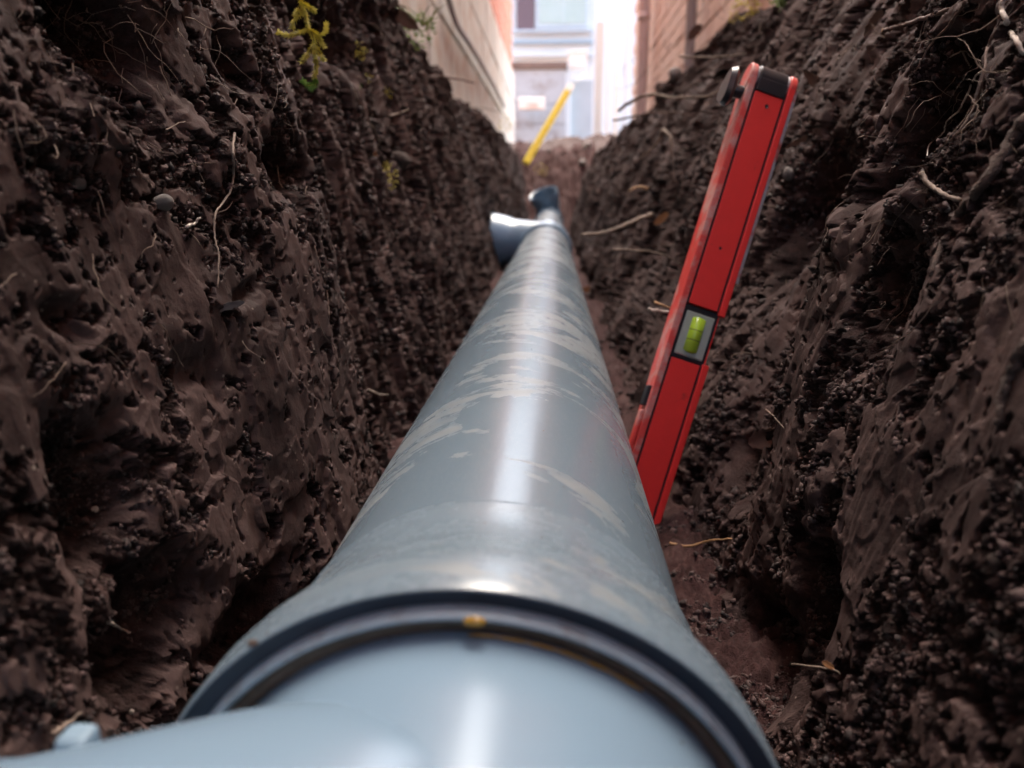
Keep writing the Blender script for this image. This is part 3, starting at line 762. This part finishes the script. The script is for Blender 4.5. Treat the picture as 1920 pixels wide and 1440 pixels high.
def hairs():
    V = []; F = []
    for k in range(330):
        right = random.random() < .62
        if right: px = random.uniform(1120, 1915); py = random.uniform(0, 620)*random.random()**.7 + max(0, (1330-px)*.7)
        else: px = random.uniform(0, 900); py = random.uniform(0, 760)*random.random()
        if not right and px > 780 and py < (px-780)*1.9: continue
        d = depth_at(px, py)
        if d > 2.6: continue
        p = on_soil(px, py, .001, d); L_ = random.uniform(.008, .05)*(1+.8*(d > .8)); r = random.uniform(.00016, .0005)*max(1, d/.7)
        out_ = Vector((-1 if right else 1, random.uniform(-.6, .2), 0)).normalized()
        dirv = (out_*random.uniform(.05, .5) + Vector((0, random.uniform(-1, 1), random.uniform(-1.3, .4)))).normalized(); pts = []
        q = p.copy()
        for i in range(9):
            pts.append(q.copy()); dirv = (dirv + Vector((random.gauss(0, .28), random.gauss(0, .35), random.gauss(-.06, .3))) ).normalized(); q = q + dirv*L_/8
        b0 = len(V); u = dirv.orthogonal().normalized(); w_ = dirv.cross(u)
        for i, c in enumerate(pts):
            rr = r*(1-.7*i/8)
            for a in range(3): V.append(c + (u*math.cos(a*2.094)+w_*math.sin(a*2.094))*rr)
        for i in range(8):
            for a in range(3): F.append((b0+i*3+a, b0+i*3+(a+1) % 3, b0+i*3+3+(a+1) % 3, b0+i*3+3+a))
    me = bpy.data.meshes.new('root_hairs'); me.from_pydata([tuple(v) for v in V], [], F)
    tag(link('root_hairs', me, M['root_hair'], smooth=True), 'countless hair thin pale roots poking out of both trench sides', 'root hairs', kind='stuff')
hairs()
def chip(pix_c, size, mat, label, name, cat, ang=0, lift=.002, depth=None, curl=.25, asp=.4, tilt=0.0):
    """curled leaf or bark piece with thickness"""
    n, m = 12, 6; bm = bmesh.new(); g = []
    for side in (0, 1):
        rows = []
        for i in range(n+1):
            u = i/n*2-1; wdt = asp*(1-u*u)**.6*(1+.15*math.sin(i*2.1)); row = []
            for j in range(m+1):
                v = (j/m*2-1)
                row.append(bm.verts.new((u, v*wdt, curl*(v*v*wdt*1.2 + .25*u*u) + .03*math.sin(i*1.7+j) - side*.05)))
            rows.append(row)
        g.append(rows)
    for side in (0, 1):
        for i in range(n):
            for j in range(m):
                q = [g[side][i][j], g[side][i+1][j], g[side][i+1][j+1], g[side][i][j+1]]
                bm.faces.new(q if side == 0 else q[::-1])
    for i in range(n):
        for j in (0, m):
            q = [g[0][i][j], g[1][i][j], g[1][i+1][j], g[0][i+1][j]]; bm.faces.new(q)
    bmesh.ops.recalc_face_normals(bm, faces=bm.faces[:])
    me = bpy.data.meshes.new(name); bm.to_mesh(me); bm.free()
    o = link(name, me, mat, smooth=True)
    p = on_soil(*pix_c, lift, depth); s = size/FPX*p.dot(Vector(FWD))/2
    o.scale = (s, s, s)
    z = (-p).normalized() + Vector((0, 0, tilt)); z.normalize()
    x = Vector(RIGHT)*math.cos(math.radians(ang)) + Vector(UP)*math.sin(math.radians(ang)); x = (x - z*x.dot(z)).normalized(); y = z.cross(x)
    o.rotation_euler = Matrix((x, y, z)).transposed().to_euler(); o.location = p
    return tag(o, label, cat)
chip((742, 22), 105, M['leaf'], 'long dark curled dead leaf lying on the left rim', 'dead_leaf', 'leaf', -38, .01, asp=.28)
chip((1540, 165), 95, M['bark'], 'long brown bark chip leaning behind the top of the spirit level', 'bark_chip', 'bark chip', -45, .006, asp=.22, depth=.80)
chip((1638, 45), 55, M['bark'], 'dark split wood chip on the right bank beside the snapped twig end', 'wood_chip', 'wood chip', 60, .003, asp=.4)
chip((1505, 262), 70, M['bark'], 'golden brown bark strip in the hollow right of the spirit level', 'bark_strip', 'bark chip', 25, .003, asp=.15)
chip((1240, 410), 34, M['leaf_orange'], 'yellowish leaf scrap at the end of the upper recess root', 'leaf_scrap', 'leaf', 40, .004, depth=1.3)
chip((1432, 822), 60, M['leaf'], 'brown crumpled leaf low in the shaded right recess', 'crumpled_leaf', 'leaf', 20, .004, curl=.6, asp=.6)
chip((1553, 1247), 24, M['leaf_orange'], 'tiny bright orange leaf scrap low on the right bank', 'leaf_scrap', 'leaf', -30, .003, asp=.5)
chip((1100, 545), 30, M['leaf_orange'], 'orange leaf scrap on the bottom right behind the pipe', 'leaf_scrap', 'leaf', 20, .004, asp=.5)
chip((700, 297), 26, M['leaf_orange'], 'little orange petal scrap on the upper left bank', 'leaf_scrap', 'leaf', 70, .003)
chip((425, 575), 70, M['pebble'], 'pale grey smear of clay standing proud on the left bank', 'clay_flake', 'clay flake', 15, .001, asp=.2)
chip((900, 1), 30, M['leaf'], 'x', 'x', 'x') if False else None
chip((1303, 60), 34, M['leaf'], 'dark leaf on the right rim before the peach brick wall', 'dead_leaf', 'leaf', 50, .01, asp=.5)
chip((1215, 75+75), 40, M['leaf'], 'pale crumpled leaf on the far right rim', 'dead_leaf', 'leaf', 10, .02, asp=.4) if False else None

def pebble(px, py, size, mat, label, name='pebble', cat='pebble', lift=0.0, depth=None, sub=3, lump=.35):
    bm = bmesh.new(); bmesh.ops.create_icosphere(bm, subdivisions=sub, radius=1)
    sx = [random.uniform(.75, 1.2) for _ in range(3)]; ph = random.random()*9
    for v in bm.verts:
        c = v.co; k = 1+lump*.4*(math.sin(c.x*3.1+ph)+math.sin(c.y*4.3+ph*2)+math.sin(c.z*3.7+ph*3))/2 + lump*.1*math.sin(c.x*11+c.y*9+ph)
        v.co = Vector((c.x*sx[0], c.y*sx[1], c.z*sx[2]))*k
    me = bpy.data.meshes.new(name); bm.to_mesh(me); bm.free(); o = link(name, me, mat, smooth=True)
    p = on_soil(px, py, lift, depth); s = size/FPX*p.dot(Vector(FWD))/2; o.scale = (s, s, s); o.location = p
    o.rotation_euler = (random.random()*3, random.random()*3, random.random()*3)
    return tag(o, label, cat)
pebble(305, 380, 36, M['pebble'], 'grey veined pebble in the left bank left of the dark hollow', lift=.001)
pebble(145, 342, 26, M['pebble'], 'smaller round pebble in the left bank, left of the grey veined one')
pebble(88, 350, 22, M['pebble'], 'small pale stone in the left bank near the left edge of the picture')
pebble(1478, 326, 22, M['pebble'], 'white pebble in the dark hollow right of the spirit level', lift=.004)
pebble(178, 955, 12, M['root_white'], 'tiny cream grain on the lower left bank', sub=2)
pebble(247, 1334, 9, M['root_white'], 'tiny white grain just above the near branch fitting', sub=2)
pebble(1776, 392, 13, M['pebble'], 'tiny grey grain beside the soil caked root on the right bank', sub=2)
pebble(750, 300, 42, M['soil_root'], 'rounded brown clod on the left bank beside the yellow moss patch', 'clod', 'clod', lift=.002, lump=.5)
pebble(1722, 148, 27, M['black_bit'], 'shiny black seed like bit under the purple root on the right bank', 'black_shard', 'black bit', lift=.002)
pebble(1862, 1050, 26, M['soil_root'], 'brown clod low on the right bank', 'clod', 'clod', lift=.001, lump=.5)
pebble(1100, 275, 20, M['pebble'], 'pale stone at the far right rim beneath the white post', lift=.01)
pebble(1092, 305, 13, M['pebble'], 'small pale stone on the soil at the far trench end', lift=.01)
pebble(1265, 138, 26, M['pebble'], 'pale stone among roots of the right rim', lift=.01)

def moss(px, py, size, mat, label, n=60, down=1.0, name='moss_tuft', lift=.003):
    """spray of tiny pointed leaves on short curved stems"""
    p0 = on_soil(px, py, lift); s = size/FPX*p0.dot(Vector(FWD)); V = []; F = []
    for k in range(n):
        a = random.uniform(0, 2*math.pi); rr = s*.5*random.random()**.5
        c = Vector(RIGHT)*math.cos(a)*rr + Vector((0, 0, 1))*math.sin(a)*rr*down - Vector(FWD)*random.random()*s*.3
        d = Vector((random.gauss(0, 1), random.gauss(0, 1), random.gauss(0, 1))).normalized(); q = d.orthogonal().normalized()
        l = s*.16*random.uniform(.6, 1.3); b = len(V)
        nrm = d.cross(q)
        V += [c-q*l*.22, c+q*l*.22, c+d*l, c+nrm*l*.18+d*l*.35]; F += [(b, b+1, b+3), (b+1, b+2, b+3), (b+2, b, b+3), (b, b+2, b+1)]
    me = bpy.data.meshes.new(name); me.from_pydata([tuple(v) for v in V], [], F); o = link(name, me, mat); o.location = p0
    return tag(o, label, 'moss')
def moss_sprig():
    dm = min(depth_at(x_, y_, 8) for x_ in (525, 550, 575, 600) for y_ in (10, 40, 70, 100, 130, 160))
    e0 = on_soil(575, 40, .006, dm); s = 1/FPX*e0.dot(Vector(FWD)); dd = e0.dot(Vector(FWD))
    rt = empty('moss_sprig', e0, 'yellow green feathery moss sprig hanging from the top of the left bank', 'moss')
    def P(x, y, k=0): return Vector(ray(x, y)*(dd-k))
    stems = [([(560, -10), (568, 15), (575, 35), (578, 55)], 1), ([(578, 55), (560, 62), (540, 66), (522, 60)], 1), ([(578, 55), (596, 66), (610, 60), (612, 45)], 1),
             ([(576, 30), (560, 20), (553, 30)], 1), ([(590, 60), (600, 75), (608, 88)], 1), ([(582, 55), (588, 75), (590, 95), (592, 112)], 0), ([(590, 80), (578, 100), (566, 116)], 0), ([(590, 85), (600, 100), (606, 112)], 0), ([(592, 112), (592, 130), (590, 145)], 0),
             ([(590, 145), (592, 158), (584, 166)], 2), ([(590, 158), (576, 160), (568, 152)], 2), ([(566, 5), (580, 15), (590, 20)], 1), ([(570, 20), (552, 40), (548, 52)], 1)]
    for pts, kind in stems:
        sp = spline([P(x, y, .004*math.sin(i*1.3)) for i, (x, y) in enumerate(pts)], 7)
        st = link('stem', tube_mesh([p-e0 for p in sp], .9*s, 5, 'stem'), M['root_dark'] if kind == 0 else M['moss'], rt)
        V = []; F = []
        for i, p in enumerate(sp):
            tdir = (sp[min(i+1, len(sp)-1)]-sp[max(i-1, 0)]).normalized()
            for k in range(11):
                q = Vector((random.gauss(0, 1), random.gauss(0, 1), random.gauss(0, 1))); q = (q-tdir*q.dot(tdir)).normalized()
                d = (tdir*.7+q).normalized(); l = s*random.uniform(5, 10); wv = d.cross(q).normalized(); b = len(V); c = p-e0
                V += [c-wv*l*.19, c+wv*l*.19, c+d*l, c+q*l*.12+d*l*.4]; F += [(b, b+1, b+3), (b+1, b+2, b+3), (b+2, b, b+3), (b, b+2, b+1)]
        me = bpy.data.meshes.new('leaflets'); me.from_pydata([tuple(v) for v in V], [], F)
        link('leaflets', me, [M['moss'], M['moss'], M['moss_green']][kind], rt)
moss_sprig()
moss(730, 335, 36, M['moss'], 'yellow moss patch on the left bank beside the rounded clod', 90, 1.6)
moss(675, 98, 32, M['moss'], 'small mustard moss tuft under the dead leaf on the left bank', 60)
moss(692, 148, 18, M['moss'], 'tiny yellow moss tuft on the upper left bank', 40)
moss(728, 176, 20, M['moss'], 'tiny orange yellow moss tuft right of the straight twig', 40)
moss(675, 163, 10, M['moss_green'], 'bright green moss speck beside the straight twig', 30)
moss(790, 65, 60, M['moss_green'], 'green plant tuft on the left rim in front of the pale plinth', 90)
moss(948, 235, 30, M['moss'], 'pale yellow tuft at the far left rim below the plinth corner', 60)
moss(1012, 320, 26, M['moss'], 'yellowish tuft just above the far end of the pipe', 50)
moss(1395, 20, 60, M['moss'], 'olive moss tuft on the top of the right rim', 90)
moss(1470, 5, 46, M['moss_green'], 'green moss tuft at the top edge above the spirit level', 80)
def blades(px, py, label, n=12, size=60):
    p0 = on_soil(px, py, .0); s = size/FPX*p0.dot(Vector(FWD)); rt = empty('grass_tuft', p0, label, 'grass')
    for k in range(n):
        a = random.uniform(-.7, .9); l = s*random.uniform(.5, 1.1); d = Vector((math.sin(a), random.uniform(-.5, .5), math.cos(a)*.8)).normalized()
        b = Vector((random.uniform(-.15, .15)*s, random.uniform(-.2, .2)*s, 0)); q = Vector((math.cos(a), 0, -math.sin(a)))
        P = [b + d*l*t_ + Vector((.3*math.copysign(1, a)*l*t_*t_, 0, -.25*l*t_*t_)) for t_ in (0, .3, .6, .85, 1)]
        wd = [s*.022*x for x in (1, 1, .8, .5, .05)]; V = []; F = []
        for p, w_ in zip(P, wd): V += [p-q*w_, p+q*w_, p+Vector((0, -w_*.6, 0))]
        for i in range(4):
            for (e, f) in ((0, 2), (2, 1), (1, 0)): F.append((i*3+e, i*3+f, i*3+3+f, i*3+3+e))
        me = bpy.data.meshes.new('blade'); me.from_pydata([tuple(v) for v in V], [], F); link('blade', me, M['grass'], rt, True)
blades(800, 50, 'loose grass and plant stems on the left rim against the pale plinth', 12, 60)
blades(1450, 8, 'short grass blades on the top of the right rim', 9, 55)

# ------------------------------------------------------------------ buildings
def brick_mesh(l, h, d, bev=.003):
    return box_mesh(-d/2, d/2, -l/2, l/2, -h/2, h/2, bev, 'brick', 1)
# left building: pale block plinth, orange brick above; its end corner is seen at the left of the gap
LX = -.40; LY1 = at_x(964, 150, LX).y
lb = empty('brick_building', (LX, 2, GROUND_Z), 'left building with pale block plinth and orange red brick upper wall', 'building')
ztop = at_x(962, 132, LX).z
def prt(name, me, mat, par): return adopt(link(name, me, mat), par)
prt('plinth', box_mesh(-3, LX-.012, -4, LY1-.01, .0, ztop-.03), M['block_joint'], lb)
prt('upper_wall', box_mesh(-3, LX-.034, -4, LY1-.03, ztop-.03, 4.2), M['mortar_orange'], lb)
prt('roof', box_mesh(-3.2, LX+.12, -4.2, LY1+.1, 4.2, 4.35, .01), M['roof'], lb)
bl, bh = .56, (ztop-.03-.06)/4
me0 = box_mesh(-.02, .012, -bl/2+.006, bl/2-.006, -bh/2+.005, bh/2-.005, .006, 'plinth_block', 1)
for r in range(4):
    y = -.2 + (r % 2)*bl/2
    while y < LY1+.02:
        yy = min(y, LY1-bl/2)
        o = bpy.data.objects.new('plinth_block', me0); C.objects.link(o)
        if not me0.materials: me0.materials.append(M['block'])
        o.location = (LX-.006+random.uniform(-.003, .003), yy, .06+bh*(r+.5)); adopt(o, lb); y += bl
bw, bhh = .25, .075
mb = brick_mesh(bw-.012, bhh-.012, .04); mb.materials.append(M['brick_orange']); cnt = 0
for r in range(16):
    y = LY1 - .125 - (r % 2)*bw/2
    while y > 3.2 and cnt < 290:
        o = bpy.data.objects.new('brick', mb); C.objects.link(o); o.location = (LX-.036+random.uniform(-.002, .002), y, ztop-.03+.04+bhh*r); adopt(o, lb); y -= bw; cnt += 1
# dark cable sagging along the plinth
o = link('cable', tube_mesh(spline([at_x(838, -10, LX+.03), at_x(856, 45, LX+.03), at_x(885, 90, LX+.03), at_x(925, 160, LX+.03), at_x(945, 200, LX+.03)], 8), .011, 8, 'cable', 0), M['zinc'])
tag(o, 'thin grey cable slanting along the pale plinth of the left building', 'cable')

# right building: peach brick, with downpipes
RX = .62; RY1 = at_x(1186, 120, RX).y
rb = empty('brick_building', (RX, 2, GROUND_Z), 'right building of peach coloured brick above the right bank', 'building')
prt('wall', box_mesh(RX+.022, 3.2, -4, RY1-.02, .0, 3.6), M['mortar_peach'], rb)
prt('roof', box_mesh(RX-.12, 3.4, -4.2, RY1+.1, 3.6, 3.75, .01), M['roof'], rb)
mb2 = brick_mesh(bw-.008, bhh-.007, .034); mb2.materials.append(M['brick_peach']); cnt = 0
for r in range(20):
    y = RY1 - .125 - (r % 2)*bw/2
    while y > 2.6 and cnt < 298:
        o = bpy.data.objects.new('brick', mb2); C.objects.link(o); o.location = (RX+.020+random.uniform(-.003, .003), y, .33+bhh*r); adopt(o, rb); y -= bw; cnt += 1
def downpipe(px, X, r, mat, label, z1=3.4):
    p = at_x(px, 100, X); e = empty('downpipe', (X, p.y, GROUND_Z), label, 'downpipe')
    prt('pipe_run', lathe_mesh([(0, r), (z1-GROUND_Z, r)], 24, 'pipe_run', Vector((X, p.y, GROUND_Z)), Vector((0, 0, 1))), mat, e)
    for z in (.75, 1.9): prt('bracket', lathe_mesh([(z, r*1.02), (z, r*1.2), (z+.04, r*1.2), (z+.04, r*1.02)], 24, 'bracket', Vector((X, p.y, GROUND_Z)), Vector((0, 0, 1))), mat, e)
downpipe(1206, RX-.055, .035, M['pink_pipe'], 'pinkish downpipe at the corner of the peach brick building')
downpipe(1293, RX-.045, .022, M['zinc'], 'slim grey brown downpipe on the peach brick wall, nearer one')

# white boarded doorway strip: three uprights at the end of the right building
def panel(name, px0, px1, py0, py1, Y, th, mat, par, bev=.004):
    a = at_y(px0, py1, Y); b = at_y(px1, py0, Y)
    return prt(name, box_mesh(a.x, b.x, Y, Y+th, a.z, b.z, bev), mat, par)
ps = empty('white_post_frame', (.7, 7.2, GROUND_Z), 'white corrugated upright boards past the peach brick corner', 'post')
panel('board', 1150, 1166, -60, 285, 7.2, .05, M['white'], ps)
panel('board', 1168, 1181, -60, 285, 7.22, .05, M['pink_pipe'], ps)
panel('board', 1112, 1134, 40, 290, 7.6, .05, M['white_blue'], ps)
panel('board', 1135, 1149, -60, 290, 7.5, .05, M['white'], ps)

# end of the passage: low concrete wall
cw = empty('concrete_wall', (-.2, 11, GROUND_Z), 'low grey concrete wall with dark mossy top closing the passage', 'wall')
Yw = 11.0
for r, (y0, y1) in enumerate(((130, 196), (196, 232), (232, 320))):
    panel('block_course', 930, 1061, y0, y1, Yw + .004*r, .2, M['concrete'], cw, .006)
panel('coping', 926, 1064, 115, 130, Yw-.03, .26, M['concrete_top'], cw, .01)
panel('block_course', 1068, 1112, 150, 320, Yw+.3, .1, M['blue_grey'], cw)
panel('post', 1061, 1068, 128, 320, Yw+.1, .12, M['white_blue'], cw)
pl = empty('white_crate', tuple(at_y(1000, 208, 10.6)), 'low white blue box in front of the concrete wall behind the yellow level', 'box')
panel('box_body', 972, 1022, 182, 205, 10.6, .15, M['white'], pl, .01); panel('box_label', 988, 1008, 193, 202, 10.59, .02, M['brick_peach'], pl, .002)

# far house
fh = empty('white_house', (0, 15, GROUND_Z), 'white rendered house front far behind the concrete wall', 'house')
YF = 15.0
panel('wall', 780, 1400, -150, 330, YF+.1, .4, M['render_wall'], fh)
w1 = panel('window', 1003, 1108, -140, 52, YF+.02, .08, M['white_blue'], fh)
a = at_y(1010, 44, YF-.02); b = at_y(1102, -134, YF-.02); 
g = link('pane', box_mesh(a.x, b.x, YF-.005, YF+.019, a.z, b.z, .003), M['glass']); adopt(g, w1)
panel('shutter', 969, 1003, -140, 56, YF-.02, .06, M['brown'], fh)
panel('sill', 962, 1112, 54, 60, YF-.06, .14, M['white_blue'], fh)
panel('ledge', 962, 1112, 74, 81, YF-.04, .12, M['blue_grey'], fh)
panel('ledge', 962, 1112, 100, 106, YF-.04, .12, M['white'], fh)
panel('mullion', 1056, 1060, -140, 50, YF-.012, .03, M['white_blue'], fh)
panel('corner_post', 1107, 1116, -200, 120, YF-.3, .12, M['blue_grey'], fh)
wb = empty('white_bin', tuple(at_y(1083, 128, 11.1)), 'bright white box on top of the wall right of the mossy coping', 'box')
panel('bin_body', 1066, 1100, 98, 128, 11.12, .2, M['white'], wb, .01); panel('bin_lid', 1064, 1102, 94, 98, 11.1, .24, M['white'], wb, .006)

# yellow level propped at the far end
def yellow():
    a = at_y(991, 297, 5.9); b = at_y(1064, 172, 6.3); c = at_y(1098, 138, 6.5)
    e = empty('yellow_staff', a, 'bright yellow measuring staff leaning to the right at the far trench end', 'measuring staff')
    L = (b-a).normalized(); n_ = Vector((0, -1, 0)); W_ = L.cross(n_).normalized(); n_ = W_.cross(L).normalized()
    R_ = Matrix((W_, n_, L)).transposed()
    def bx(name, x0, x1, y0, y1, z0, z1, mat):
        me = box_mesh(x0, x1, y0, y1, z0, z1, .003); me.transform(Matrix.Translation(a) @ R_.to_4x4()); return prt(name, me, mat, e)
    ln = (b-a).length
    bx('staff', -.025, .025, -.016, .016, -.05, ln, M['yellow']); bx('staff_rib', -.005, .005, .0162, .020, 0, ln-.01, simple('ochre_rib', (.55, .36, .03), .5))
    bx('end_cap', -.027, .027, -.018, .018, ln, ln+.07, M['white'])
    o = link('string_line', tube_mesh([b+L*.07, c], .004, 6, 'string_line', 0), M['white'])
    tag(o, 'thin pale string running up from the tip of the yellow staff', 'string')
yellow()
